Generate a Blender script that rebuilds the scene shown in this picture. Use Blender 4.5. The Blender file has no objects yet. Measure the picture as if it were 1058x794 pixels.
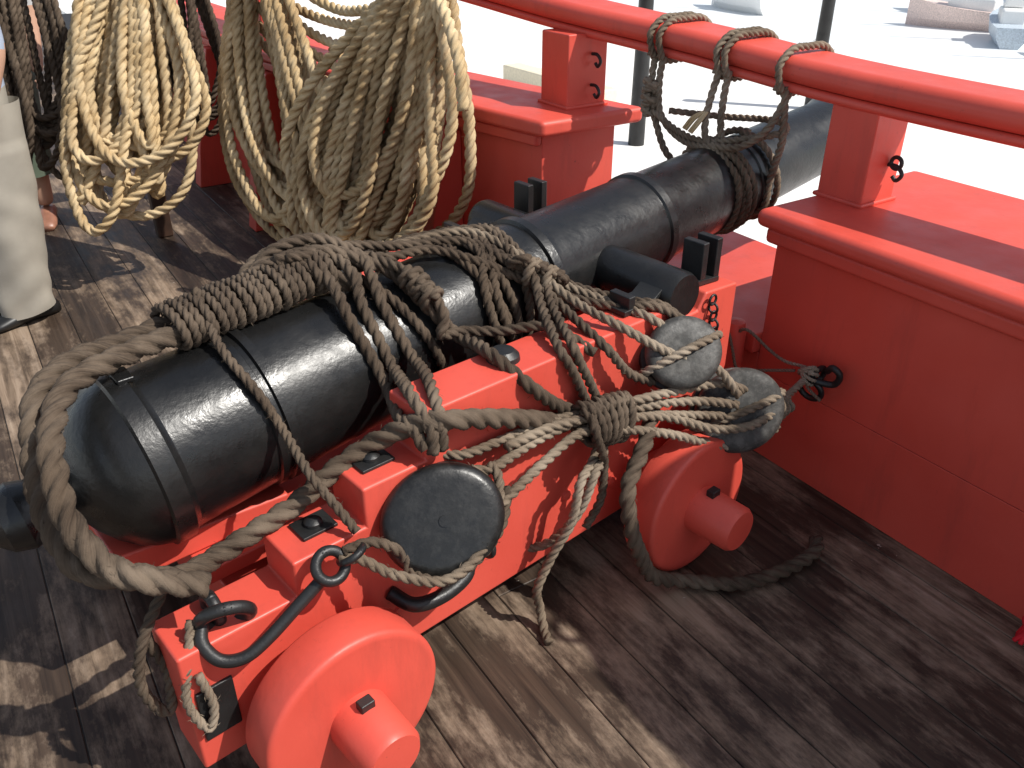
import bpy, math, random
import numpy as np
from mathutils import Vector, Matrix
random.seed(4); rng=np.random.default_rng(4)
sc=bpy.context.scene
V=Vector
# ------------------------------------------------------------------ helpers
def link(o,parent=None):
    sc.collection.objects.link(o)
    if parent: o.parent=parent
    return o
def empty(name):
    return link(bpy.data.objects.new(name,None))
def mobj(name,vs,fs,mat,parent=None,smooth=False,bevel=0,seg=2):
    m=bpy.data.meshes.new(name); m.from_pydata([tuple(v) for v in vs],[],fs); m.update()
    o=link(bpy.data.objects.new(name,m),parent)
    if mat: m.materials.append(mat)
    if smooth:
        for p in m.polygons: p.use_smooth=True
    if bevel:
        b=o.modifiers.new("b",'BEVEL'); b.width=bevel; b.segments=seg; b.limit_method='ANGLE'; b.angle_limit=math.radians(40)
        b.harden_normals=True
        for p in m.polygons: p.use_smooth=True
    return o
def box(name,lo,hi,mat,parent=None,bevel=.004,M=None,seg=2):
    x0,y0,z0=lo;x1,y1,z1=hi
    vs=[V(c) for c in [(x0,y0,z0),(x1,y0,z0),(x1,y1,z0),(x0,y1,z0),(x0,y0,z1),(x1,y0,z1),(x1,y1,z1),(x0,y1,z1)]]
    if M: vs=[M@v for v in vs]
    fs=[(0,3,2,1),(4,5,6,7),(0,1,5,4),(1,2,6,5),(2,3,7,6),(3,0,4,7)]
    return mobj(name,vs,fs,mat,parent,bevel=bevel,seg=seg)
def frame_from(d,up=V((0,0,1))):
    d=d.normalized(); a=up-d*up.dot(d)
    if a.length<1e-3: a=V((1,0,0))-d*d.x
    a.normalize(); b=d.cross(a); return d,a,b
def lathe(name,o,d,prof,mat,parent=None,n=48,sharp=35,up=V((0,0,1)),sx=1,sy=1):
    d,a,b=frame_from(d,up); vs=[];fs=[]
    for s,r in prof:
        for i in range(n):
            t=2*math.pi*i/n
            vs.append(o+d*s+(a*math.cos(t)*sx+b*math.sin(t)*sy)*r)
    for j in range(len(prof)-1):
        for i in range(n):
            k=(i+1)%n
            fs.append((j*n+i,j*n+k,(j+1)*n+k,(j+1)*n+i))
    fs.append(tuple(range(n-1,-1,-1))); fs.append(tuple((len(prof)-1)*n+i for i in range(n)))
    ob=mobj(name,vs,fs,mat,parent,smooth=True)
    try: ob.data.set_sharp_from_angle(angle=math.radians(sharp))
    except Exception: pass
    return ob
def smooth_path(pts,ds,closed=False):
    P=np.array([tuple(p) for p in pts],float)
    if closed: Q=np.vstack([P[-1],P,P[0],P[1]])
    else: Q=np.vstack([2*P[0]-P[1],P,2*P[-1]-P[-2]])
    out=[]
    for i in range(len(Q)-3):
        p0,p1,p2,p3=Q[i:i+4]; L=np.linalg.norm(p2-p1); n=max(2,int(L/ds*1.2)+1)
        t=np.linspace(0,1,n,endpoint=False)[:,None]
        out.append(.5*((2*p1)+(-p0+p2)*t+(2*p0-5*p1+4*p2-p3)*t*t+(-p0+3*p1-3*p2+p3)*t**3))
    out.append(Q[-2][None]); C=np.vstack(out)
    seg=np.linalg.norm(np.diff(C,axis=0),axis=1); s=np.concatenate([[0],np.cumsum(seg)])
    n=max(3,int(s[-1]/ds)+1); t=np.linspace(0,s[-1],n)
    return np.stack([np.interp(t,s,C[:,k]) for k in range(3)],1),t
def sweep(name,pts,radii,ncs,mat,parent=None,twist=None,ds=.01,closed=False,shape=None,jit=0,fuzz=0):
    C,s=smooth_path(pts,ds,closed); n=len(C)
    T=np.gradient(C,axis=0); T/=np.linalg.norm(T,axis=1)[:,None]+1e-9
    N=np.zeros_like(T); a=np.array([0,0,1.]); 
    if abs(T[0]@a)>.9: a=np.array([1.,0,0])
    v=a-T[0]*(T[0]@a); v/=np.linalg.norm(v); N[0]=v
    for i in range(1,n):
        v=N[i-1]-T[i]*(N[i-1]@T[i]); N[i]=v/(np.linalg.norm(v)+1e-9)
    B=np.cross(T,N); th=np.linspace(0,2*np.pi,ncs,endpoint=False)
    R=radii(s/s[-1]) if callable(radii) else np.full(n,radii)
    sh=shape(th) if shape is not None else np.ones(ncs)
    tw=(2*np.pi*s/twist) if twist else np.zeros(n)
    if jit:
        for ax in (N,B):
            ph=rng.uniform(0,6,3); w=sum(np.sin(s/(R[0]*f)+p) for f,p in zip((9,17,5),ph))/3
            C=C+ax*(w*jit*R[0])[:,None]
    A=th[None,:]+tw[:,None]
    P=C[:,None,:]+(N[:,None,:]*np.cos(A)[...,None]+B[:,None,:]*np.sin(A)[...,None])*(R[:,None]*sh[None,:])[...,None]
    vs=P.reshape(-1,3); i=np.arange(n-1)[:,None]*ncs; j=np.arange(ncs)[None,:]; k=(j+1)%ncs
    F=np.stack([i+j,i+k,i+ncs+k,i+ncs+j],-1).reshape(-1,4)
    m=bpy.data.meshes.new(name); nv=len(vs);nf=len(F)
    m.vertices.add(nv); m.vertices.foreach_set("co",vs.astype(np.float32).ravel())
    tot=nf*4+ncs*2
    m.loops.add(tot); m.polygons.add(nf+2)
    li=np.concatenate([F.ravel(),np.arange(ncs)[::-1],(n-1)*ncs+np.arange(ncs)])
    m.loops.foreach_set("vertex_index",li.astype(np.int32))
    ls=np.concatenate([np.arange(nf)*4,[nf*4,nf*4+ncs]])
    m.polygons.foreach_set("loop_start",ls.astype(np.int32))
    m.polygons.foreach_set("use_smooth",np.ones(nf+2,bool))
    m.update(calc_edges=True); m.validate()
    uv=m.uv_layers.new(name="UVMap")
    U=np.zeros((tot,2),np.float32); u4=np.stack([j+0*i,j+1+0*i,j+1+0*i,j+0*i],-1).reshape(-1)/ncs
    v4=np.stack([(i//ncs)+0*j,(i//ncs)+0*j,(i//ncs)+1+0*j,(i//ncs)+1+0*j],-1).reshape(-1)*(s[1]-s[0])
    U[:nf*4,0]=u4; U[:nf*4,1]=v4/ (R[0]*6.28)
    if len(uv.data)==tot: uv.data.foreach_set("uv",U.ravel())
    o=link(bpy.data.objects.new(name,m),parent)
    if mat: m.materials.append(mat)
    if fuzz:
        nb=int(s[-1]/R[0]*fuzz)
        if nb:
            ii=rng.integers(0,n,nb); aa=rng.uniform(0,2*np.pi,nb); nr=N[ii]*np.cos(aa)[:,None]+B[ii]*np.sin(aa)[:,None]; tg=T[ii]
            side=np.cross(nr,tg); rr=R[ii][:,None]
            d=nr*rng.uniform(.15,.7,(nb,1))+tg*rng.uniform(-1,1,(nb,1))+side*rng.uniform(-.7,.7,(nb,1)); d/=np.linalg.norm(d,axis=1)[:,None]
            ln=rng.uniform(.35,.95,(nb,1))*.016+rr*.1
            b0=C[ii]+nr*rr*.78; wv=np.cross(d,nr); wv/=np.linalg.norm(wv,axis=1)[:,None]+1e-9; hw=.00032
            mid=b0+d*ln*.5+nr*ln*.05
            VV=np.stack([b0-wv*hw,b0+wv*hw,mid+wv*hw*.8,b0+d*ln-nr*ln*.08,mid-wv*hw*.8],1).reshape(-1,3)
            fm=bpy.data.meshes.new("fibres"); fm.from_pydata(VV.tolist(),[],[(q*5,q*5+1,q*5+2,q*5+3,q*5+4) for q in range(nb)]); fm.materials.append(mat)
            link(bpy.data.objects.new("fibres",fm),parent)
    return o
def trefoil(th):
    d,r=.47,.53; out=np.zeros_like(th)
    for k in range(3):
        a=th-k*2*np.pi/3; q=r*r-(d*np.sin(a))**2
        out=np.maximum(out,np.where(q>0,d*np.cos(a)+np.sqrt(np.maximum(q,0)),0))
    return out
def rope(name,pts,R,mat,parent=None,jit=.25,pitch=6.0,closed=False):
    return sweep(name,pts,R,18,mat,parent,twist=R*pitch,ds=R*.5,shape=trefoil,jit=jit,closed=closed,fuzz=2.0 if R>.008 else 0)
def tube(name,pts,r,mat,parent=None,n=12,closed=False):
    return sweep(name,pts,r,n,mat,parent,ds=max(r*.4,.004),closed=closed)
def circ(c,nrm,R,n=20,sx=1,sy=1,turns=1,adv=0,up=V((0,0,1))):
    d,a,b=frame_from(V(nrm),up); c=V(c)
    return [c+d*adv*t/(2*math.pi)+(a*math.cos(t)*sx+b*math.sin(t)*sy)*R for t in np.linspace(0,2*math.pi*turns,int(n*turns)+1)]
def ring(name,c,nrm,R,r,mat,parent=None):
    pts=circ(c,nrm,R); pts.append(pts[1]); return tube(name,pts,r,mat,parent)
# ------------------------------------------------------------------ materials
def mat(name):
    m=bpy.data.materials.new(name); m.use_nodes=True; nt=m.node_tree; b=nt.nodes["Principled BSDF"]; return m,nt,b
def nd(nt,t,**k):
    n=nt.nodes.new(t)
    for a,v in k.items(): setattr(n,a,v)
    return n
def noise(nt,scale,detail=4,vec=None,rough=.5):
    n=nd(nt,"ShaderNodeTexNoise"); n.inputs["Scale"].default_value=scale; n.inputs["Detail"].default_value=detail; n.inputs["Roughness"].default_value=rough
    if vec: nt.links.new(vec,n.inputs["Vector"])
    return n
def ramp(nt,fac,stops):
    r=nd(nt,"ShaderNodeValToRGB"); e=r.color_ramp.elements
    while len(e)<len(stops): e.new(.5)
    for i,(p,c) in enumerate(stops):
        e[i].position=p; e[i].color=(*c,1) if len(c)==3 else c
    nt.links.new(fac,r.inputs[0]); return r
def objc(nt,scale=(1,1,1)):
    t=nd(nt,"ShaderNodeTexCoord"); mp=nd(nt,"ShaderNodeMapping"); mp.inputs["Scale"].default_value=scale
    nt.links.new(t.outputs["Object"],mp.inputs["Vector"]); return mp.outputs[0]
def mix(nt,f,a,b,mode='MIX'):
    m=nd(nt,"ShaderNodeMix",data_type='RGBA',blend_type=mode)
    for s,v in ((0,f),(6,a),(7,b)):
        if hasattr(v,"links"): nt.links.new(v,m.inputs[s])
        else: m.inputs[s].default_value=v if s==0 else (*v,1)
    return m.outputs[2]
def bump(nt,b,h,st=.2,dist=.002):
    n=nd(nt,"ShaderNodeBump"); n.inputs["Strength"].default_value=st; n.inputs["Distance"].default_value=dist
    nt.links.new(h,n.inputs["Height"]); nt.links.new(n.outputs[0],b.inputs["Normal"])
def m_red():
    m,nt,b=mat("red_paint"); c=objc(nt)
    n1=noise(nt,2.5,6,c); r1=ramp(nt,n1.outputs[0],[(.3,(.60,.070,.046)),(.7,(.69,.096,.064))])
    n2=noise(nt,38,5,c,.7); r2=ramp(nt,n2.outputs[0],[(.66,(0,0,0)),(.76,(1,1,1))])
    col=mix(nt,r2.outputs[0],r1.outputs[0],(.36,.05,.036))
    cs=objc(nt,(9,9,1.6)); n5=noise(nt,1.3,7,cs,.7); r5=ramp(nt,n5.outputs[0],[(.54,(0,0,0)),(.78,(.55,.55,.55))])
    col=mix(nt,r5.outputs[0],col,(.42,.062,.045))
    n8=noise(nt,17,8,c,.8); r8=ramp(nt,n8.outputs[0],[(.695,(0,0,0)),(.705,(.85,.85,.85))]); col=mix(nt,r8.outputs[0],col,(.12,.05,.035))
    nt.links.new(col,b.inputs["Base Color"])
    n3=noise(nt,9,5,c); rr=ramp(nt,n3.outputs[0],[(.3,(.38,)*3),(.7,(.58,)*3)]); nt.links.new(rr.outputs[0],b.inputs["Roughness"])
    n4=noise(nt,70,4,c); n6=noise(nt,4,3,c); ad=nd(nt,"ShaderNodeMath",operation='MULTIPLY_ADD'); nt.links.new(n6.outputs[0],ad.inputs[0]); ad.inputs[1].default_value=2.5; nt.links.new(n4.outputs[0],ad.inputs[2])
    bump(nt,b,ad.outputs[0],.22,.0018); return m
def m_black(name="black_paint",base=.008,rough=.22,bs=90,bst=.3,tint=(1,1,1),mott=0,patch=0):
    m,nt,b=mat(name); c=objc(nt)
    n1=noise(nt,6,5,c); r1=ramp(nt,n1.outputs[0],[(.3,tuple(base*.7*t for t in tint)),(.75,tuple(base*1.6*t for t in tint))])
    col=r1.outputs[0]
    if mott:
        n2=noise(nt,30,6,c,.75); r2=ramp(nt,n2.outputs[0],[(.46,(0,0,0)),(.6,(mott,)*3)]); col=mix(nt,r2.outputs[0],col,tuple(base*3.2*t for t in tint))
    n3=noise(nt,14,6,c,.65); rr=ramp(nt,n3.outputs[0],[(.3,(rough*.8,)*3),(.7,(rough*1.6,)*3)]); ro=rr.outputs[0]
    if patch:
        n7=noise(nt,3.2,8,c,.68); r7=ramp(nt,n7.outputs[0],[(.50,(0,0,0)),(.70,(patch,)*3)])
        col=mix(nt,r7.outputs[0],col,(.022,.020,.018)); ro=mix(nt,r7.outputs[0],ro,(.5,.5,.5))
    nt.links.new(col,b.inputs["Base Color"]); nt.links.new(ro,b.inputs["Roughness"])
    n4=noise(nt,bs,4,c,.6); bump(nt,b,n4.outputs[0],bst,.0018); return m
def m_rope(name,c1,c2,c3):
    m,nt,b=mat(name); t=nd(nt,"ShaderNodeTexCoord"); mp=nd(nt,"ShaderNodeMapping"); mp.inputs["Scale"].default_value=(40,1.5,1)
    nt.links.new(t.outputs["UV"],mp.inputs["Vector"])
    f=noise(nt,1.0,4,mp.outputs[0],.7); c=objc(nt); big=noise(nt,7,5,c,.6); fine=noise(nt,500,2,c)
    r=ramp(nt,f.outputs[0],[(.3,c1),(.62,c2)]); r2=ramp(nt,big.outputs[0],[(.42,(0,0,0)),(.68,(1,1,1))])
    col=mix(nt,r2.outputs[0],r.outputs[0],c3)
    d2=noise(nt,2.6,5,c,.6); rd=ramp(nt,d2.outputs[0],[(.40,(.62,.58,.54)),(.60,(1,1,1))]); col=mix(nt,1.0,col,rd.outputs[0],'MULTIPLY')
    nt.links.new(col,b.inputs["Base Color"])
    b.inputs["Roughness"].default_value=.88; b.inputs["Specular IOR Level"].default_value=.3
    ad=nd(nt,"ShaderNodeMath",operation='ADD'); nt.links.new(f.outputs[0],ad.inputs[0]); nt.links.new(fine.outputs[0],ad.inputs[1])
    bump(nt,b,ad.outputs[0],.8,.0014); return m
def m_plain(name,col,rough=.6,var=.2,scale=20):
    m,nt,b=mat(name); c=objc(nt); n=noise(nt,scale,4,c)
    r=ramp(nt,n.outputs[0],[(.3,tuple(x*(1-var) for x in col)),(.7,tuple(min(1,x*(1+var)) for x in col))]); nt.links.new(r.outputs[0],b.inputs["Base Color"])
    b.inputs["Roughness"].default_value=rough; return m
def m_deck():
    m,nt,b=mat("deck_wood"); at=nd(nt,"ShaderNodeAttribute",attribute_name="rnd")
    t=nd(nt,"ShaderNodeTexCoord"); ad=nd(nt,"ShaderNodeVectorMath",operation='ADD'); sc_=nd(nt,"ShaderNodeVectorMath",operation='SCALE'); sc_.inputs["Scale"].default_value=13
    nt.links.new(at.outputs["Color"],sc_.inputs[0]); nt.links.new(t.outputs["Object"],ad.inputs[0]); nt.links.new(sc_.outputs[0],ad.inputs[1])
    mp=nd(nt,"ShaderNodeMapping"); mp.inputs["Scale"].default_value=(38,1.6,10); nt.links.new(ad.outputs[0],mp.inputs[0])
    g=noise(nt,1,7,mp.outputs[0],.65); g.inputs["Distortion"].default_value=.6
    mp2=nd(nt,"ShaderNodeMapping"); mp2.inputs["Scale"].default_value=(5,1.8,1); nt.links.new(t.outputs["Object"],mp2.inputs[0])
    w=noise(nt,1.1,9,mp2.outputs[0],.74)
    dark=ramp(nt,g.outputs[0],[(.30,(.018,.012,.009)),(.52,(.050,.033,.023)),(.75,(.098,.066,.046))])
    tan=ramp(nt,g.outputs[0],[(.30,(.10,.068,.044)),(.50,(.25,.180,.125)),(.75,(.38,.295,.22))])
    sep=nd(nt,"ShaderNodeSeparateColor"); nt.links.new(at.outputs["Color"],sep.inputs[0])
    a2=nd(nt,"ShaderNodeMath",operation='MULTIPLY_ADD'); nt.links.new(sep.outputs[0],a2.inputs[0]); a2.inputs[1].default_value=.10; nt.links.new(w.outputs[0],a2.inputs[2])
    mk=ramp(nt,a2.outputs[0],[(.50,(0,0,0)),(.66,(1,1,1))])
    col=mix(nt,mk.outputs[0],dark.outputs[0],tan.outputs[0])
    c=objc(nt); sp=noise(nt,26,3,c,.5); rs=ramp(nt,sp.outputs[0],[(.75,(0,0,0)),(.765,(.8,.8,.8))]); col=mix(nt,rs.outputs[0],col,(.40,.35,.29))  # pale flecks in the colour for slivers of sun and paint spots
    nt.links.new(col,b.inputs["Base Color"])
    rr=ramp(nt,w.outputs[0],[(.35,(.40,)*3),(.62,(.75,)*3)]); nt.links.new(rr.outputs[0],b.inputs["Roughness"])
    b.inputs["Specular IOR Level"].default_value=.3
    bump(nt,b,g.outputs[0],.6,.002); return m
RED=m_red(); BLK=m_black(rough=.27,patch=.65,bs=75,bst=.5); IRON=m_black("black_iron",.012,.38,160,.5,patch=.4); BLOCK=m_black("black_block",.009,.30,60,.5,(1,.97,.9),.5,.3)
BLOCKG=m_black("grey_block",.028,.55,60,.6,(1,.95,.86),.75)
TAR=m_rope("tarred_rope",(.032,.022,.015),(.105,.075,.052),(.175,.132,.095))
MAN=m_rope("manila_rope",(.34,.225,.11),(.62,.46,.25),(.74,.59,.37))
GREY=m_rope("weathered_rope",(.085,.063,.044),(.24,.184,.132),(.35,.285,.215))
DECK=m_deck(); SEAM=m_plain("deck_tar",(.014,.011,.009),.6); WOOD=m_plain("dark_wood",(.045,.022,.013),.5,.4,8)
# ------------------------------------------------------------------ camera
H=1.65;f=880
yaw=math.radians(57);p=math.radians(30)
h=V((math.cos(yaw),math.sin(yaw),0));r_=V((math.sin(yaw),-math.cos(yaw),0))
F=h*math.cos(p)+V((0,0,-math.sin(p)));U=h*math.sin(p)+V((0,0,math.cos(p)))
cd=bpy.data.cameras.new("camera");co=bpy.data.objects.new("camera",cd);sc.collection.objects.link(co)
co.matrix_world=Matrix(((r_.x,U.x,-F.x,0),(r_.y,U.y,-F.y,0),(r_.z,U.z,-F.z,H),(0,0,0,1)))
cd.sensor_width=36;cd.lens=36*f/1058;cd.clip_end=3000;cd.clip_start=.02
sc.camera=co
# ------------------------------------------------------------------ light
AZ,EL=math.radians(-52),math.radians(50)
sd=V((math.cos(EL)*math.cos(AZ),math.cos(EL)*math.sin(AZ),math.sin(EL)))
sl=bpy.data.lights.new("sun",'SUN'); sl.energy=5.0; sl.angle=math.radians(.5); sl.color=(1,.96,.89)
so=bpy.data.objects.new("sun",sl); sc.collection.objects.link(so); so.rotation_mode='QUATERNION'; so.rotation_quaternion=sd.to_track_quat('Z','Y')
w=bpy.data.worlds.new("World"); sc.world=w; w.use_nodes=True; nt=w.node_tree; bg=nt.nodes["Background"]
sky=nt.nodes.new("ShaderNodeTexSky"); sky.sky_type='NISHITA'; sky.sun_disc=False; sky.sun_elevation=EL; sky.sun_rotation=math.pi/2-AZ
hs=nt.nodes.new("ShaderNodeHueSaturation"); hs.inputs["Saturation"].default_value=.6
nt.links.new(sky.outputs[0],hs.inputs["Color"]); nt.links.new(hs.outputs[0],bg.inputs[0]); bg.inputs[1].default_value=.15
sc.view_settings.view_transform='Standard'; sc.view_settings.look='None'; sc.view_settings.exposure=0
# ------------------------------------------------------------------ deck
vs=[];fs=[];cols=[]
x=-4.2; W=.17
while x<2.05:
    y=-3-random.random()*3
    while y<12:
        L_=random.uniform(2.6,4.2); g=.0014; e=.002
        q=(x+g,x+W-g,y+g,y+L_-g); b0=len(vs)
        for z,i in ((-.02,0),(-e,0),(0,e)):
            vs+= [(q[0]+i,q[2]+i,z),(q[1]-i,q[2]+i,z),(q[1]-i,q[3]-i,z),(q[0]+i,q[3]-i,z)]
        for l in (0,4):
            for k in range(4):
                k2=(k+1)%4; fs.append((b0+l+k,b0+l+k2,b0+l+4+k2,b0+l+4+k))
        fs.append((b0+8,b0+9,b0+10,b0+11)); c=(random.random(),random.random(),random.random(),1); cols+= [c]*12
        y+=L_
    x+=W
deck=mobj("ship_deck",vs,fs,DECK)
ca=deck.data.color_attributes.new("rnd",'FLOAT_COLOR','POINT'); ca.data.foreach_set("color",np.array(cols,np.float32).ravel())
mobj("deck_seams",[(-4.3,-7,-.004),(2.1,-7,-.004),(2.1,16,-.004),(-4.3,16,-.004)],[(0,1,2,3)],SEAM,deck)
# ------------------------------------------------------------------ right bulwark
bw=empty("bulwark_wall")
zz=[0.0,.30,.775]
for i in range(2):
    box("wall_plank_%d"%i,(2.0,-4,zz[i]+.001),(2.62,1.61,zz[i+1]-.0005),RED,bw,.002)
box("ledge",(1.94,-4,.785),(2.70,1.66,.84),RED,bw,.024,seg=5)
box("ledge_moulding",(1.968,-4,.735),(1.999,1.635,.784),RED,bw,.014,seg=3)
box("port_sill",(1.97,1.612,.36),(2.62,2.56,.43),RED,bw,.008)
box("wall_below_port",(2.0,1.612,.0),(2.62,2.56,.358),RED,bw,.004)
box("hull_side",(2.08,-6,-3.4),(2.60,9,-.03),m_plain("hull_black",(.03,.03,.03),.5),bw,.01)
lathe("port_pin",V((1.93,1.66,.30)),V((0,0,1)),[(0,.03),(.02,.034),(.14,.034),(.17,.028),(.175,.001)],RED,bw,n=24)
bl=empty("bulwark_wall.001")
curve=[(1.80,2.57,.95),(1.72,2.95,.95),(1.64,3.4,.95),(1.56,3.95,.945),(1.51,4.7,.94),(1.48,6.0,.94),(1.47,8.5,.94)]
def strip(name,cv,x0,x1,z0,z1,mat_,par,bevel=.01,zabs0=None):
    vs=[];fs=[]
    for (x,y,z) in cv:
        lo=zabs0 if zabs0 is not None else z+z0
        vs+=[(x+x0,y,lo),(x+x1,y,lo),(x+x1,y,z+z1),(x+x0,y,z+z1)]
    n=len(cv)
    for j in range(n-1):
        for k in range(4):
            k2=(k+1)%4; fs.append((j*4+k,(j+1)*4+k,(j+1)*4+k2,j*4+k2))
    fs.append((0,1,2,3)); fs.append(tuple((n-1)*4+k for k in (3,2,1,0)))
    return mobj(name,vs,fs,mat_,par,bevel=bevel,seg=4)
strip("bulwark_side",curve,.0,.34,0,-.06,RED,bl,.005,zabs0=.001)
c2=[(1.80,2.50,.95)]+curve[1:]
strip("ledge",c2,-.05,.42,-.058,0,RED,bl,.018)
strip("ledge_moulding",curve,-.03,-.001,-.105,-.062,RED,bl,.01)
for yk in (3.0,3.75,4.6,5.6):
    xk=np.interp(yk,[c[1] for c in curve],[c[0] for c in curve])
    mobj("knee",[(xk-.005,yk,0.002),(xk-.24,yk,0.002),(xk-.20,yk,.25),(xk-.06,yk,.83),(xk-.005,yk,.83),(xk-.005,yk+.12,0.002),(xk-.24,yk+.12,0.002),(xk-.20,yk+.12,.25),(xk-.06,yk+.12,.83),(xk-.005,yk+.12,.83)],[(4,3,2,1,0),(5,6,7,8,9),(0,1,6,5),(1,2,7,6),(2,3,8,7),(3,4,9,8),(4,0,5,9)],RED,bl,bevel=.006)
tr=empty("top_rail")
rc=[(2.36,-4,1.085),(2.35,-1,1.085),(2.33,.6,1.09),(2.27,1.6,1.11),(2.19,2.2,1.16),(2.08,2.75,1.205),(1.97,3.4,1.27),(1.87,4.2,1.33),(1.8,6,1.40),(1.78,8,1.46)]
R2,_=smooth_path(rc,.15)
strip("rail_board",[tuple(q) for q in R2],-.09,.09,0,.03,RED,tr,.014)
strip("rail_nosing",[tuple(q) for q in R2],-.108,.108,.031,.105,RED,tr,.034)
def post(c,sx,sy,z0,z1,nm):
    e=empty(nm); x,y=c
    box("shaft",(x-sx,y-sy,z0),(x+sx,y+sy,z1),RED,e,.006)
    box("foot",(x-sx-.010,y-sy-.010,z0-.002),(x+sx+.010,y+sy+.010,z0+.012),RED,e,.006)
    for zz_ in ((.42,) if sx<.08 else (.3,.72)):
        z=z0+(z1-z0)*zz_
        tube("hook",[V((x+.02,y-sy+.005,z)),V((x+.02,y-sy-.03,z)),V((x+.02,y-sy-.05,z-.02)),V((x+.02,y-sy-.035,z-.04)),V((x+.02,y-sy-.02,z-.03))],.006,IRON,e)
    return e
po=post((2.27,1.57),.075,.08,.84,1.115,"rail_post")
ring("eye",(2.29,1.57-.105,.965),(1,0,0),.017,.006,IRON,po)
post((2.03,2.70),.09,.085,.95,1.21,"rail_post")
# ------------------------------------------------------------------ gun
O=V((.078,1.678,0)); cy=math.radians(8.5)
fx=V((math.cos(cy),math.sin(cy),0)); ly=V((-math.sin(cy),math.cos(cy),0)); zu=V((0,0,1))
CM=Matrix(((fx.x,ly.x,0,O.x),(fx.y,ly.y,0,O.y),(0,0,1,0),(0,0,0,1)))
L=lambda x,y,z: CM@V((x,y,z))
def LL(s): return [L(*(float(c) for c in q.split(','))) for q in s.split()]
def LM(s): return [L(*(float(c)/1000 for c in q.split(','))) for q in s.split()]
e=math.radians(5.7); gd=fx*math.cos(e)+zu*math.sin(e); GA=O+zu*.594+gd*.022
gun=empty("cannon")
prof=[(-.262,0.001),(-.257,.034),(-.232,.062),(-.195,.074),(-.158,.062),(-.138,.040),(-.125,.036),(-.11,.044),(-.10,.07),(-.085,.10),(-.06,.135),(-.03,.165),(0,.182),(.03,.192),(.035,.2),(.075,.2),(.08,.193),(.09,.187),(.28,.182),(.283,.189),(.298,.189),(.301,.183),(.312,.183),(.315,.192),(.335,.192),(.338,.181),(.40,.179),
 (1.14,.163),(1.145,.173),(1.17,.173),(1.175,.163),(1.20,.158),(1.62,.150),(1.625,.157),(1.65,.157),(1.655,.148),(1.68,.145),(2.1,.136),(2.103,.141),(2.12,.141),(2.123,.135),(2.66,.128),(2.70,.132),(2.78,.15),(2.82,.15),(2.85,.145),(2.88,.13),(2.881,.06),(2.5,.058),(2.49,.001)]
lathe("barrel",GA,gd,prof,BLK,gun,n=96,sharp=25)
Mv=Matrix.Translation(GA+gd*.055+zu*.199)@CM.to_3x3().to_4x4()
box("vent_patch",(-.018,-.03,-.004),(.018,.03,.008),BLK,gun,.004,Mv)
tp=GA+gd*1.355
for sgn in (-1,1):
    lathe("trunnion",tp+ly*sgn*.12,ly*sgn,[(0,.066),(.28,.066),(.295,.060),(.296,.001)],BLK,gun,n=40)
# ------------------------------------------------------------------ carriage
cg=empty("gun_carriage")
ch=[(-.06,.12),(-.06,.43),(.19,.43),(.19,.515),(.36,.515),(.36,.61),(.52,.61),(.52,.725),(1.29,.72),(1.32,.675),(1.43,.675),(1.46,.72),(1.60,.71),(1.60,.45),(1.50,.14)]
def prism(name,poly,y0,y1,mat_,par,bevel=.007):
    vs=[L(x,y0,z) for x,z in poly]+[L(x,y1,z) for x,z in poly]; n=len(poly)
    fs=[tuple(range(n-1,-1,-1)),tuple(range(n,2*n))]+[(i,(i+1)%n,n+(i+1)%n,n+i) for i in range(n)]
    if y1<y0: fs=[tuple(reversed(q)) for q in fs]
    return mobj(name,vs,fs,mat_,par,bevel=bevel,seg=3)
prism("cheek_near",ch,-.29,-.42,RED,cg); prism("cheek_far",ch,.29,.42,RED,cg)
box("front_transom",(1.42,-.288,.25),(1.54,.288,.55),RED,cg,.005,CM)
box("stool_bed",(.1,-.16,.33),(1.2,.16,.37),RED,cg,.005,CM)
prism("quoin",[(-.05,.372),(.35,.372),(.35,.42),(-.05,.45)],-.09,.09,RED,cg)
for xa,yo in ((.21,.575),(1.275,.61)):
    box("axletree",(xa-.065,-yo+.12,.12),(xa+.065,yo-.12,.28),RED,cg,.006,CM)
    for sgn in (-1,1):
        wp=L(xa,sgn*(yo-.1),.2)
        lathe("truck_wheel",wp,ly*sgn,[(0,.05),(0.0,.190),(.003,.197),(.008,.2),(.088,.2),(.0935,.1985),(.0975,.1945),(.0995,.189),(.1,.183),(.1,.06)],RED,cg,n=96,sharp=60)
        wf=cg.children[-1]
        for pl in wf.data.polygons:
            if abs(pl.normal.dot(ly))>.999: pl.use_smooth=False
        lathe("axle_arm",wp+ly*sgn*.09,ly*sgn,[(0,.067),(.13,.064),(.142,.056),(.143,.001)],RED,cg,n=40,sharp=40)
        Mh=Matrix.Translation(L(xa,sgn*(yo+.035),.262))@CM.to_3x3().to_4x4()
        box("linchpin",(-.016,-.012,-.02),(.016,.012,.02),IRON,cg,.003,Mh)
def bolt(x,y,z,r=.022,plate=.045):
    Mh=Matrix.Translation(L(x,y,z))@CM.to_3x3().to_4x4()
    box("bolt_plate",(-plate,-plate*.8,-.001),(plate,plate*.8,.007),IRON,cg,.002,Mh)
    lathe("bolt_head",L(x,y,z+.006),zu,[(0,r),(.008,r*.95),(.014,r*.6),(.016,.001)],IRON,cg,n=20)
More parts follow.
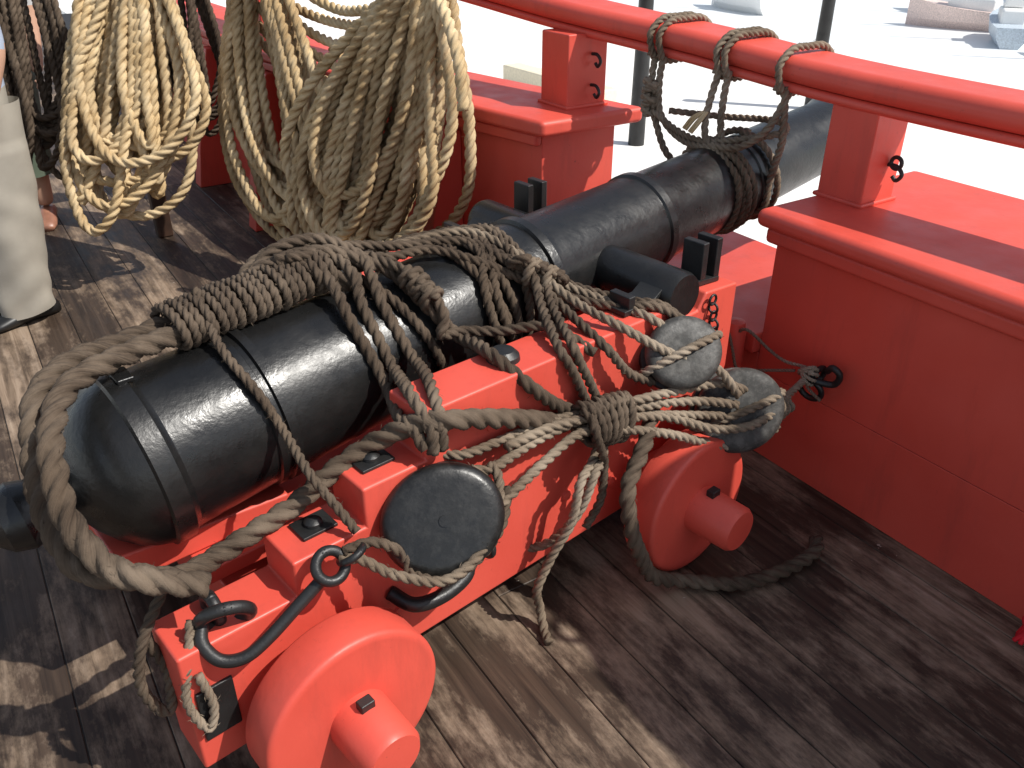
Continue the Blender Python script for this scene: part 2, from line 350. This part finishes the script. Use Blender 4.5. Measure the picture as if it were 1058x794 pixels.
for sg in (-1,1):
    bolt(.28,sg*.345,.516,.02,.04); bolt(.43,sg*.345,.611,.02,.04)
    lathe("bolt_head",L(.80,sg*.345,.723),zu,[(0,.04),(.012,.038),(.024,.026),(.028,.001)],IRON,cg,n=28)
    pts=[(1.17,.724),(1.28,.725),(1.31,.745),(1.345,.775),(1.40,.775),(1.435,.745),(1.455,.725),(1.56,.715)]
    pl=pts+[(x,z+.014) for x,z in reversed(pts)]
    prism("cap_square",pl,sg*.31,sg*.385,IRON,cg,.002)
    for xx in (1.20,1.49,1.55): box("key_plate",(xx-.012,sg*.347-.035,.70),(xx+.012,sg*.347+.035,.84 if xx>1.3 else .77),IRON,cg,.003,CM)
    box("axle_plate",(-.045,sg*.42-.007,.20),(.03,sg*.42+.007,.33),IRON,cg,.003,CM)
    for xx,zz2 in ((.10,.25),(.42,.24),(.95,.30),(1.12,.26),(1.50,.30),(.70,.62)):
        lathe("rivet",L(xx,sg*.419,zz2),ly*sg,[(0,.016),(.006,.014),(.01,.001)],RED,cg,n=16)
    for i in range(6):
        ring("chain",L(1.47+.006*i,sg*.435,.70-.026*i),fx if i%2 else ly,.014,.0035,IRON,cg)
    tube("side_cleat",[L(.40,sg*.42,.31),L(.43,sg*.47,.29),L(.50,sg*.485,.285),L(.57,sg*.48,.30),L(.585,sg*.46,.33)],.017,IRON,cg)
    ring("eyebolt",L(.66,sg*.44,.31),fx,.026,.009,IRON,cg)
    ring("train_ring",L(.05,sg*.40,.455),V((.2,1,.6)),.047,.013,IRON,cg)
    ring("eyebolt",L(.045,sg*.35,.44),fx,.03,.013,IRON,cg)
# ------------------------------------------------------------------ tackle blocks
def block(nm,c,n,r,T,m,strop,ax):
    e=empty(nm); n=V(n).normalized(); c=V(c)
    pf=[(-.5,.001),(-.5,.72),(-.485,.84),(-.44,.93),(-.34,.985),(-.25,1),(-.17,.985),(-.15,.93),(-.14,.8),(.14,.8),(.15,.93),(.17,.985),(.25,1),(.34,.985),(.44,.93),(.485,.84),(.5,.72),(.5,.001)]
    lathe("shell",c,n,[(s*T,q*r) for s,q in pf],m,e,n=56,up=ax,sx=1.07,sy=.95,sharp=60)
    lathe("pin",c-n*(T*.5+.003),n,[(0,.001),(0,.012),(T+.006,.012),(T+.006,.001)],m,e,n=16)
    a=(ax-n*ax.dot(n)).normalized()
    if strop:
        pts=[c+a*math.cos(t)*(r*1.07+.011)+n*math.sin(t)*(T*.5+.012) for t in np.linspace(0,2*math.pi,25)]
        rope("strop",pts,.0125,strop,e)
    return e
tk=empty("gun_tackle_rope")
block("tackle_block",L(.505,-.485,.50),L(-.30,-1.6,1.5)-L(.45,-.2,.5),.125,.10,BLOCK,None,fx)
block("tackle_block",L(1.445,-.57,.425),fx*-.50-ly*.80+zu*.50,.120,.10,BLOCKG,GREY,fx)
block("tackle_block",L(1.275,-.49,.625),fx*-.35-ly*.65+zu*.6,.098,.09,BLOCKG,GREY,fx)
hk=empty("iron_hook")
ring("eye",L(.245,-.47,.513),V((.1,-.8,.6)),.03,.011,IRON,hk)
ring("thimble",L(.29,-.475,.52),V((.3,-.4,-.8)),.026,.008,IRON,hk)
tube("shank",LL(".225,-.468,.49 .17,-.465,.455 .10,-.465,.415 .05,-.46,.395 .01,-.44,.40 -.005,-.41,.43 .01,-.385,.455"),.013,IRON,hk)
# ------------------------------------------------------------------ breeching rope
br=empty("breeching_rope")
Apts=LM("-70,-300,560 -130,-255,581 -146,-196,620 -144,-123,677 -120,-56,751 -83,0,815 0,60,838 120,95,832 300,110,842 450,112,862 600,90,880 680,20,880")
Bpts=LM("30,-400,545 -63,-377,600 -105,-322,622 -128,-257,682 -119,-192,736 -89,-110,790 -20,-30,828 120,20,836 256,45,833 400,55,846 550,45,862 640,-20,850")
rope("rope_a",Apts,.026,TAR,br); rope("rope_b",Bpts,.026,TAR,br)
def helix(a,b,ry,rz,turns,r,mt,par,nm="seizing"):
    a=V(a);b=V(b);n=int(turns*14);pts=[]
    for i in range(n+1):
        t=i/n; th=2*math.pi*turns*t; c=a.lerp(b,t)
        pts.append(L(c.x+.003*math.sin(t*31),c.y+ry*math.cos(th),c.z+(rz+.003*math.sin(t*23))*math.sin(th)))
    return rope(nm,pts,r,mt,par,jit=.2)
helix((.21,.072,.838),(.60,.072,.878),.066,.042,18,.0113,TAR,br)
rope("rope_c",LM("-117,-200,620 -110,-270,608 -80,-330,590 0,-330,530 80,-300,510 165,-295,525 268,-300,555 336,-312,600 440,-330,645 520,-400,700 560,-440,705 626,-450,685 794,-448,611 983,-446,516 1120,-450,480"),.024,TAR,br)
rope("rope_tail",LM("1200,-480,500 1118,-540,480 1056,-566,445 998,-584,389 983,-613,294 1020,-620,190 1081,-625,80 1191,-666,024 1290,-764,024 1428,-810,024 1545,-823,024 1600,-800,024"),.022,TAR,br)
# ------------------------------------------------------------------ lashing
ls=empty("lashing_rope")
S=[("E",.015,"400,140,850 460,150,900 540,130,925 610,50,905 615,-30,875 595,-84,830 600,-183,722 560,-290,735 530,-363,745 524,-435,695 520,-445,640"),
("F",.015,"430,120,880 500,120,930 600,95,940 670,30,900 655,-50,865 644,-93,830 655,-184,726 620,-280,735 590,-345,742 550,-432,715 545,-445,640"),
("G",.015,"380,110,870 480,90,915 560,20,890 560,-50,860 550,-106,818 567,-192,698 530,-290,690 505,-348,690 500,-400,690 505,-438,650"),
("H",.017,"480,80,920 600,60,920 680,10,890 726,-44,858 744,-141,803 790,-195,728 785,-270,732 765,-348,744 800,-432,690 870,-440,620 954,-445,556 1020,-448,500"),
("I",.013,"560,110,900 700,100,880 800,85,872 900,65,875 985,24,878 1013,-108,845 1061,-180,811"),
("I2",.013,"520,90,925 660,80,910 800,40,885 900,20,880 970,-30,872 1005,-120,840 1050,-185,790"),
("J",.013,"500,60,930 640,50,905 740,0,885 850,-10,876 930,-92,850 1012,-155,805 1090,-205,757 1180,-330,735 1260,-400,735 1330,-450,690"),
("K",.013,"760,110,862 900,95,870 1048,-10,882 1073,-137,822 1150,-200,765 1230,-330,740 1290,-400,730 1340,-440,680"),
("K2",.013,"720,90,872 860,70,878 1000,10,882 1060,-120,838 1120,-190,772 1180,-300,740 1220,-420,725 1290,-470,660"),
("L",.014,"700,20,892 745,-110,862 755,-187,790 735,-196,750 800,-200,740 870,-250,735 960,-330,745 1010,-437,700"),
("M",.013,"1050,-165,830 1080,-300,765 1114,-425,730 1223,-500,650 1334,-560,590 1400,-600,500"),
("N",.013,"1045,-187,800 1041,-308,755 1045,-437,705 1110,-460,620 1185,-480,570"),
("O",.013,"1000,-130,845 1032,-190,825 1000,-260,775 914,-404,740 925,-436,690 968,-440,603 1015,-450,500"),
("P",.013,"1020,-120,845 1073,-190,815 1020,-280,770 950,-416,740 960,-438,690 1005,-442,602 1050,-450,480"),
("Q",.013,"985,-20,870 950,-90,850 911,-145,808 912,-185,720 940,-190,640 985,-160,600"),
("Q2",.013,"1015,-20,870 985,-90,852 945,-150,800 945,-187,715 980,-185,640 1020,-160,600"),
("D",.011,"290,90,900 275,0,845 271,-72,810 286,-152,756 305,-200,680 296,-330,633 313,-390,582 328,-440,534"),
("Ra",.013,"600,-470,575 642,-488,565 761,-473,562 895,-478,569 1047,-493,568 1212,-530,556 1365,-560,536 1440,-590,500"),
("Sa",.012,"560,-400,600 612,-440,592 749,-450,590 867,-455,582 961,-478,568 1108,-507,522 1265,-560,478 1360,-590,450"),
("Ta",.013,"590,-550,500 632,-541,512 777,-515,537 905,-501,550 1027,-515,516 1174,-553,456 1335,-600,372 1449,-640,350 1549,-645,360"),
("Tb",.013,"905,-490,545 1027,-505,540 1174,-540,500 1300,-600,440 1400,-640,425 1500,-650,425"),
("Tc",.013,"700,-470,590 820,-470,585 930,-490,575 1080,-500,545 1200,-530,530 1320,-570,500 1400,-600,470"),
("W",.013,"1040,-465,480 990,-500,440 936,-527,431 906,-513,335 871,-480,256 834,-430,201 798,-352,180"),
("X",.013,"1010,-470,470 950,-500,440 896,-518,417 870,-521,317 825,-500,219 785,-490,128 795,-490,60 780,-523,014 760,-560,014"),
("Y1",.012,"960,-480,600 930,-520,560 960,-520,480 990,-505,420 975,-515,330 940,-500,250"),
("St",.012,"262,-475,522 300,-490,510 350,-530,465 430,-580,435 520,-585,455 600,-555,505 640,-515,555 645,-480,575"),
("St2",.012,"275,-470,530 340,-475,520 390,-500,480 395,-520,440 440,-575,425 530,-580,440 610,-560,480 655,-520,530"),
]
for nm,R_,s in S: rope("line_"+nm,LM(s),R_,GREY if nm in("Ra","Sa","Ta","Tb","Tc","M","K2","W","X","St") else TAR,ls)
for i in range(7):
    xx=.905+.020*i
    rope("frapping",circ(L(xx+.03,-.485,.548-.004*i),fx+zu*(.25-.08*i)+ly*.1,.046,sx=1.15+.15*random.random(),sy=.75,turns=1.1,adv=.012),.0125,TAR,ls)
for s_,tl in ((.93,.18),(.97,.05),(1.03,-.12),(.70,.25)):
    rr=np.interp(s_,[0,1.2],[.187,.162])+.013
    rope("round_turn",circ(GA+gd*s_,gd+zu*tl+ly*tl*.5,rr,n=28,turns=1.02,adv=.01),.013,TAR,ls)
for i in range(5):
    rope("knot_turn",circ(L(1.02+.018*i,-.165-.012*i,.835-.012*i),V((.5,-.6,-.3)) if i%2 else V((.2,.5,.6)),.028,n=14,turns=1.1,adv=.01),.013,GREY if i%2 else TAR,ls)
kd=(L(.74,-.17,.80)-L(.72,-.05,.87)).normalized()
for i in range(4):
    rope("knot_turn",circ(L(.735,-.10,.855)+kd*(.024*i-.02),kd+V((.25*(i%2),0,.1)),.022,n=14,turns=1.15,adv=.015),.014,TAR,ls)
for i in range(4):
    rope("becket",circ(L(1.55+.02*i,-.62,.40),fx+zu*.3*(i-1.5),.024,n=14,turns=1.1,adv=.01),.009,GREY,ls)
rope("line_hook_end",[L(1.53,-.62,.405),L(1.62,-.61,.41),L(1.70,-.60,.41),V((1.93,1.37,.40))],.011,GREY,ls)
rope("stern_tail",LM("-10,-380,470 -40,-410,400 -60,-420,320 -40,-440,250 -20,-440,300 -30,-430,380"),.010,GREY,ls)
rope("stern_tail",LM("-20,-300,500 -90,-330,420 -110,-330,320 -80,-340,240 -60,-330,330 -80,-320,420"),.012,TAR,ls)
eb=empty("ring_bolt")
ring("eye",(1.97,1.36,.40),V((0,1,.2)),.028,.009,IRON,eb); ring("ring",(1.95,1.36,.36),V((1,.2,.3)),.035,.009,IRON,eb)
tube("hook",[V(q) for q in ((1.97,1.33,.43),(1.95,1.30,.46),(1.96,1.28,.44),(1.965,1.30,.40),(1.93,1.36,.40))],.010,IRON,eb)
rope("lanyard",[V(q) for q in ((1.93,1.66,.42),(1.91,1.60,.47),(1.93,1.52,.43),(1.93,1.45,.42),(1.95,1.38,.42),(1.93,1.36,.38),(1.92,1.30,.36))],.0055,GREY,eb)
rope("lanyard",[V(q) for q in ((1.90,1.67,.46),(1.89,1.63,.40),(1.90,1.60,.33),(1.92,1.52,.36),(1.94,1.42,.40))],.0055,GREY,eb)
for i in range(4): rope("seizing",circ((1.93,1.365,.405+.006*i),V((.3,.4*(i-1.5),.6)),.026,n=12,turns=1.1,adv=.005),.006,GREY,eb)
# ------------------------------------------------------------------ muzzle lashing
ml=empty("muzzle_lashing_rope")
def W3(s): return [V(tuple(float(c) for c in q.split(','))) for q in s.split()]
def railpt(y):
    xs=np.interp(y,[q[1] for q in rc],[q[0] for q in rc]); zs=np.interp(y,[q[1] for q in rc],[q[2] for q in rc]); return xs,zs
def railturn(y,r=.012,dy=0):
    xr,zr=railpt(y); k=r
    pr_=[(-.09-k,.0),(-.108-k,.04),(-.108-k,.08),(-.07,.105+k),(0,.108+k),(.07,.105+k),(.108+k,.08),(.108+k,.035),(.08,-k),(0,-k),(-.07,-k),(-.095-k,.01)]
    return [V((xr+a,y+dy*i/11,zr+b)) for i,(a,b) in enumerate(pr_)]
for y in (2.30,2.265,2.03,2.0,1.80): rope("rail_turn",railturn(y,.012,.02),.012,GREY,ml,jit=.1)
rope("leg",W3("2.075,2.30,1.17 2.06,2.295,1.12 2.055,2.285,1.03 2.055,2.25,.96 2.06,2.20,.88 2.075,2.13,.82 2.09,2.10,.76"),.013,GREY,ml)
rope("leg",W3("2.085,2.27,1.17 2.07,2.265,1.10 2.06,2.24,1.00 2.06,2.17,.945 2.05,2.06,.925 2.05,1.95,.94 2.07,1.86,.96 2.12,1.81,1.02 2.18,1.80,1.12"),.013,GREY,ml)
rope("leg",W3("2.11,2.03,1.16 2.09,2.035,1.08 2.07,2.03,1.00 2.055,2.0,.95 2.045,1.91,.91 2.045,1.845,.86 2.05,1.832,.78 2.05,1.86,.70 2.06,1.95,.65"),.013,GREY,ml)
rope("leg",W3("2.12,2.0,1.16 2.11,2.0,1.08 2.10,1.99,1.00 2.09,1.96,.95 2.085,1.88,.90 2.085,1.84,.82 2.09,1.85,.72 2.10,1.92,.66 2.11,2.0,.65"),.013,GREY,ml)
rope("leg",W3("2.16,1.80,1.14 2.16,1.79,1.06 2.17,1.79,.98 2.19,1.82,.90 2.21,1.852,.82 2.21,1.86,.74 2.21,1.93,.69"),.013,GREY,ml)
rope("leg",W3("2.05,2.27,1.0 2.055,2.15,.955 2.06,2.03,.945 2.09,1.88,.975 2.18,1.80,1.0 2.28,1.92,1.0 2.25,2.12,.98 2.12,2.26,.99"),.012,GREY,ml)
for s_ in (2.0,2.03,2.16): rope("round_turn",circ(GA+gd*s_,gd+zu*.04,.150,n=28,turns=1.02,adv=.02),.0125,GREY,ml)
for i in range(5): rope("knot",circ((2.055,2.285,1.08-.024*i),V((.2,.3*(i%2),1)),.024,n=12,turns=1.1,adv=.01),.013,GREY,ml)
for i in range(10):
    a=random.uniform(-.03,.03); tube("frayed_end",W3("2.08,2.03,1.04 %f,%f,1.01 %f,%f,.97"%(2.055+a*.3,2.055+a,2.035+a*.5,2.075+a*1.2)),.0045,MAN,ml,n=6)
# ------------------------------------------------------------------ rope coils
def coil(nm,top,bot,wd,n,w0,w1,R,mt,out,lj=.12,skew=0,layers=4,rag=.10):
    e=empty(nm); top=V(top);bot=V(bot);wd=V(wd).normalized();out=V(out).normalized(); pts=[]
    ax=bot-top; per=wd-ax*(wd.dot(ax)/ax.length_squared)
    for k in range(n):
        wdt=w0+(w1-w0)*((k*7)%n)/n*random.uniform(.85,1.1); Ld=1-lj*random.random(); ofs=out*(R*1.9*((k%layers)-1)+random.uniform(-.7,.7)*R)
        tilt=random.uniform(-rag,rag); sh=wd*random.uniform(-.05,.05); asym=random.uniform(-.25,.25); ph=random.uniform(0,6)
        for i in range(12):
            t=2*math.pi*i/12
            d=(1-math.cos(t))/2
            wv=math.sin(t)*(.35+.65*d)*(1+asym*math.cos(t))
            P=top+ax*(d*Ld)+wd*(wdt*.5*wv+skew*math.sin(math.pi*d))+(sh+per*tilt)*d+ofs*(.35+.65*d)+wd*.018*math.sin(3*t+ph)+out*.02*math.sin(2*t+ph)*d
            P+=V((random.uniform(-1,1),random.uniform(-1,1),random.uniform(-1,1)))*R*.4
            pts.append(P)
    rope("coil",pts,R,mt,e,jit=.3)
    return e
c_=coil("hanging_rope_coil",(1.56,2.93,1.44),(1.30,3.22,.28),(-.55,1,0),29,.05,.84,.024,MAN,(-.9,-.4,.1),.24,.02,5,.18)
rope("gasket",circ((1.55,2.98,1.22),V((.2,0,1)),.095,n=16,turns=2.1,adv=.05,sx=.8),.021,MAN,c_)
rope("loose_end",W3("1.56,2.92,1.36 1.53,2.78,1.29 1.51,2.66,1.16 1.50,2.61,1.00"),.023,MAN,c_)
c_=coil("hanging_rope_coil",(1.34,4.10,1.45),(1.22,3.68,.22),(-.4,1,0),15,.30,.95,.0235,MAN,(-.9,-.4,.1),.28,.05,4,.14)
for dz,dy in ((0,0),(-.08,-.05),(.07,.1),(-.15,.02),(.12,-.05),(-.21,.03)): rope("swag",[V((1.30,4.2+dy,1.3+dz)),V((1.44+dz*.3,3.8+dy,1.12+dz)),V((1.52,3.42,1.10+dz*1.2)),V((1.60,3.08,1.27+dz*.5))],.0225,MAN,c_)
rope("draped_end",W3("1.5,3.75,1.06 1.52,3.62,.99 1.46,3.5,.90 1.42,3.45,.70 1.40,3.5,.45 1.38,3.55,.20 1.30,3.45,.03 1.15,3.35,.024"),.022,MAN,c_)
c_=coil("hanging_rope_coil",(.88,4.40,1.55),(.57,4.16,.28),(1,-.6,0),21,.12,.90,.0245,MAN,(-.5,-.8,.1),.34,.0,5,.14)
c_=coil("hanging_rope_coil",(.50,4.80,1.62),(.36,4.65,.45),(1,-.6,0),12,.16,.50,.018,TAR,(-.5,-.8,.1),.25)
c_=coil("hanging_rope_coil",(.20,4.9,1.7),(.15,4.75,.5),(1,-.6,0),10,.16,.40,.020,TAR,(-.5,-.8,.1),.2)
c_=coil("hanging_rope_coil",(1.12,4.75,1.6),(1.05,4.6,.55),(1,-.6,0),8,.16,.35,.018,TAR,(-.5,-.8,.1),.2)
pr=empty("pin_rail")
box("rail",(-.6,4.75,1.55),(1.60,4.9,1.63),WOOD,pr,.01)
for xx in (-.9,.84): box("stanchion",(xx-.04,4.79,0),(xx+.04,4.87,1.55),WOOD,pr,.01)
box("end_cheek",(1.52,4.76,.94),(1.60,4.89,1.55),RED,pr,.01)
for xx in (-.2,.2,.50,.88,1.1,1.36): lathe("belaying_pin",V((xx,4.82,1.4)),zu,[(0,.012),(.14,.015),(.24,.017),(.3,.022),(.36,.02),(.38,.001)],WOOD,pr,n=16)
# ------------------------------------------------------------------ unseen canvas roll, added above the rail to shade the deck
SHADE=m_plain("shade_canvas",(.62,.57,.46),.9,.1,5)
def shade_roll(c0,c1,rx,rz):
    e=empty("added_shade_roll"); c0=V(c0);c1=V(c1); vs=[];fs=[];n=26;m=20; d=(c1-c0)
    for i in range(n+1):
        t=i/n; k=1-.12*abs(math.sin(math.pi*t*7))**6; k*= (.55 if i in (0,n) else 1)
        for j in range(m):
            a=2*math.pi*j/m; rr=1+.05*math.sin(5*a+9*t)+.03*math.sin(9*a-14*t)
            vs.append(c0+d*t+V((rx*k*rr*math.cos(a),0,rz*k*rr*math.sin(a))))
    for i in range(n):
        for j in range(m): fs.append((i*m+j,i*m+(j+1)%m,(i+1)*m+(j+1)%m,(i+1)*m+j))
    fs+= [tuple(range(m-1,-1,-1)),tuple(n*m+j for j in range(m))]
    mobj("shade_canvas",vs,fs,SHADE,e,smooth=True)
    for q in range(7):
        cc=c0+d*((q+.5)/7); rope("gasket",[cc+V(((rx+.01)*math.cos(t),0,(rz+.01)*math.sin(t))) for t in np.linspace(0,6.4,24)],.012,MAN,e)
    lathe("shade_pole",c0-d*.05-V((0,0,rz+.05)),d,[(0,.05),(d.length*1.1,.05)],WOOD,e,n=20)
shade_roll((2.31,-3.6,2.05),(2.31,.14,2.05),.28,.14)
# ------------------------------------------------------------------ people
def person(nm,base,face,tr_col,shirt,lean=0,sandal=False):
    bx,by=base; fd=V((math.cos(face),math.sin(face),0)); sd_=V((-fd.y,fd.x,0))
    def Q(f_,s_,z): return V((bx,by,0))+fd*f_+sd_*s_+V((0,0,z))+V((lean*z,0,0))
    pts=[Q(0,0,.95),Q(0,0,1.12),Q(0,0,1.32),Q(0,0,1.46),Q(.01,0,1.56),Q(.02,0,1.66),Q(.02,0,1.76)]
    ed=[(i,i+1) for i in range(6)]; rad=[.155,.14,.165,.11,.06,.095,.08]
    for s_ in (-1,1):
        b0=len(pts); pts+=[Q(0,s_*.10,.86),Q(.02,s_*.11,.50),Q(-.01,s_*.115,.26),Q(-.02,s_*.12,.085)]; ed+=[(0,b0),(b0,b0+1),(b0+1,b0+2),(b0+2,b0+3)]; rad+=[.11,.075,.06,.05]
        b0=len(pts); pts+=[Q(0,s_*.20,1.42),Q(-.02,s_*.26,1.14),Q(.06,s_*.25,.90),Q(.09,s_*.24,.82)]; ed+=[(3,b0),(b0,b0+1),(b0+1,b0+2),(b0+2,b0+3)]; rad+=[.065,.05,.035,.03]
    m=bpy.data.meshes.new(nm); m.from_pydata([tuple(q) for q in pts],ed,[]); o=link(bpy.data.objects.new(nm,m))
    o.modifiers.new("s",'SKIN'); m.skin_vertices[0].data[0].use_root=True
    for i,r in enumerate(rad): m.skin_vertices[0].data[i].radius=(r,r)
    ss=o.modifiers.new("u",'SUBSURF'); ss.levels=2; ss.render_levels=2
    dg=bpy.context.evaluated_depsgraph_get(); me=bpy.data.meshes.new_from_object(o.evaluated_get(dg)); o.modifiers.clear(); o.data=me
    me.materials.clear()
    tm=m_plain(nm+"_trousers",tr_col,.85,.10,9)
    for mm in (tm,m_plain(nm+"_shirt",shirt,.8,.1,8),m_plain(nm+"_skin",(.55,.32,.22),.5,.05,10),m_plain(nm+"_hair",(.06,.04,.03),.7,.2,60)): me.materials.append(mm)
    for pl in me.polygons:
        c=pl.center; pl.use_smooth=True; lat=abs((c-V((bx+lean*c.z,by,0))).dot(sd_))
        fr=(c-V((bx+lean*c.z,by,0))).dot(fd)
        if c.z>1.53: pl.material_index=3 if (c.z>1.74 or fr<-.02) else 2
        elif c.z<.30: pl.material_index=2
        elif c.z<1.0 and lat<.2: pl.material_index=0
        elif c.z<1.15 and lat>.2: pl.material_index=2
        else: pl.material_index=1
    hem=.30 if sandal else .055
    for s_ in (-1,1):
        vs=[];fs=[];n=40;m_=34
        for i in range(n+1):
            t=i/n; z=hem+(.93-hem)*t; rx_=.090+.028*t; ry_=.108+.025*t
            for j in range(m_):
                a=2*math.pi*j/m_
                wr=.007*math.sin(3*a+s_+z*9)*(1-.4*t)+.005*math.sin(z*46+2.2*math.sin(a*2+s_))*max(0,(.45-z)/.45)+.006*math.sin(z*30+3*a)*math.exp(-((z-.52)/.09)**2)+.006*abs(math.cos(a))**12
                vs.append(Q((ry_+wr)*math.cos(a)-.005,s_*(.105+.012*(1-t))+(rx_+wr)*math.sin(a)*(.92 if t>.8 else 1),z-.018*math.cos(a)*(1-t)**6))
        for i in range(n):
            for j in range(m_): fs.append((i*m_+j,i*m_+(j+1)%m_,(i+1)*m_+(j+1)%m_,(i+1)*m_+j))
        mobj("trouser_leg",vs,fs,tm,o,smooth=True)
        vs=[];fs=[];sec=[(-.125,.036,.06),(-.09,.046,.085),(0,.048,.095),(.07,.05,.07),(.14,.05,.052),(.19,.036,.038)]; n=14
        for f_,wd_,hg in sec:
            for i in range(n):
                t=2*math.pi*i/n; vs.append(Q(f_,s_*.12+wd_*math.cos(t),max(.002,hg*.5+hg*.5*math.sin(t))))
        for j in range(len(sec)-1):
            for i in range(n): fs.append((j*n+i,j*n+(i+1)%n,(j+1)*n+(i+1)%n,(j+1)*n+i))
        fs+= [tuple(range(n-1,-1,-1)),tuple(5*n+i for i in range(n))]
        mobj("shoe",vs,fs,m_plain("shoe_leather",(.30,.14,.09) if sandal else (.012,.012,.012),.4),o,smooth=True)
    for s_ in (-1,1):
        lathe("ear",Q(.02,s_*.092,1.69),sd_*s_,[(0,.02),(.012,.028),(.018,.001)],me.materials[2],o,n=12)
        lathe("eye",Q(.098,s_*.033,1.70),fd,[(0,.012),(.006,.010),(.01,.001)],m_plain("eye",(.7,.7,.7),.2),o,n=12)
        for k in range(5):
            a=(k-2)*.011
            tube("finger",[Q(.09+a,s_*.24,.83),Q(.10+a*1.5,s_*.24,.79),Q(.11+a*1.6+(.02 if k==4 else 0),s_*.232,.765-.01*(2-abs(k-2))+(.03 if k==4 else 0))],.0085,me.materials[2],o,n=8)
    lathe("nose",Q(.105,0,1.67),fd,[(0,.018),(.02,.011),(.028,.001)],me.materials[2],o,n=12)
    return o
person("person",(.03,4.15),math.radians(200),(.33,.30,.25),(.35,.4,.5),.07)
person("person",(.22,5.45),math.radians(-100),(.10,.13,.09),(.5,.5,.5),.03,True)
# ------------------------------------------------------------------ outside
qm=m_plain("quay_concrete",(.80,.78,.74),.9,.03,1.5)
mobj("quay",[(4,-60,-1.6),(18,-60,-1.6),(18,90,-1.6),(4,90,-1.6),(4,-60,-4),(4,90,-4),(18,-60,-4),(18,90,-4)],[(0,1,2,3),(4,0,3,5),(1,6,7,2)],qm)
mobj("water",[(-900,-900,-3.2),(1500,-900,-3.2),(1500,1500,-3.2),(-900,1500,-3.2)],[(0,1,2,3)],m_plain("water",(.80,.82,.82),.35,.03,.4))
WH=m_plain("white_paint",(.8,.8,.78),.4,.03); YE=m_plain("pale_timber",(.78,.70,.52),.7,.08); BL=m_plain("blue_paint",(.50,.57,.63),.4); RD=m_plain("overexposed_red",(.74,.58,.52),.5); GN=m_plain("overexposed_green",(.52,.62,.57),.5)  # blue, red and green paled so the boats look overexposed
box("gangway_beam",(9.2,11.5,-1.6),(9.6,14.5,-1.2),YE,None,.03)
for i,(xx,yy,hh) in enumerate(((8.5,9.7,1.4),(12.6,9.9,1.0))):
    lathe("mooring_post",V((xx,yy,-1.6)),zu,[(0,.12),(hh+1.2,.10),(hh+1.3,.13),(hh+1.5,.13),(hh+1.6,.001)],IRON,None,n=24)
def boat(c,ang,Lb,Wb,hc):
    e=empty("moored_boat"); M=Matrix.Translation(V(c))@Matrix.Rotation(ang,4,'Z'); vs=[];fs=[];n=9
    for i in range(n):
        t=i/(n-1); x=(t-.5)*Lb; wd_=Wb*.5*(1-max(0,(t-.55)/.45)**2.2)*(.8+.2*min(1,t*3)); sh=.7+.4*t*t
        for yy,z in ((-1,sh),(-.85,.3),(-.3,-.2),(.3,-.2),(.85,.3),(1,sh)): vs.append(M@V((x,yy*max(wd_,.02),z)))
    for i in range(n-1):
        for k in range(5): fs.append((i*6+k,(i+1)*6+k,(i+1)*6+k+1,i*6+k+1))
        fs.append((i*6+5,(i+1)*6+5,(i+1)*6,i*6))
    fs.append((0,1,2,3,4,5)); mobj("hull",vs,fs,hc,e)
    box("cabin",(-Lb*.25,-Wb*.3,.6),(Lb*.15,Wb*.3,1.2),WH,e,.1,M); box("wheelhouse",(-Lb*.1,-Wb*.25,1.2),(Lb*.1,Wb*.25,1.8),WH,e,.08,M)
    for k in (-1,1): box("window",(-Lb*.08,k*Wb*.25-.02,1.35),(Lb*.08,k*Wb*.25+.02,1.65),BL,e,.01,M)
    lathe("mast",M@V((Lb*.02,0,1.8)),zu,[(0,.06),(3,.04),(3.1,.001)],YE,e,n=12)
for c,a,l,wd_,m_ in (((33,31,-3.2),1.4,4.5,1.5,WH),((34,18.5,-3.2),.6,4,1.4,BL),((36,21.5,-3.2),1.9,4.5,1.4,RD),((32,14.5,-3.2),1.2,3.6,1.3,WH),((38,17.5,-3.2),1.2,4.5,1.5,GN),((41,21,-3.2),.4,4.5,1.5,RD),((40,25,-3.2),1.3,4,1.4,WH)): boat(c,a,l,wd_,m_)
rg=empty("red_tassel"); yr=m_plain("red_yarn",(.6,.01,.02),.8)
for i in range(12): tube("strand",[V((1.95+random.uniform(-.01,.01),.585+random.uniform(-.01,.01),.10)),V((1.93+random.uniform(-.015,.015),.585+random.uniform(-.025,.025),.06)),V((1.92+random.uniform(-.02,.02),.585+random.uniform(-.025,.025),.012))],.006,yr,rg,n=8)
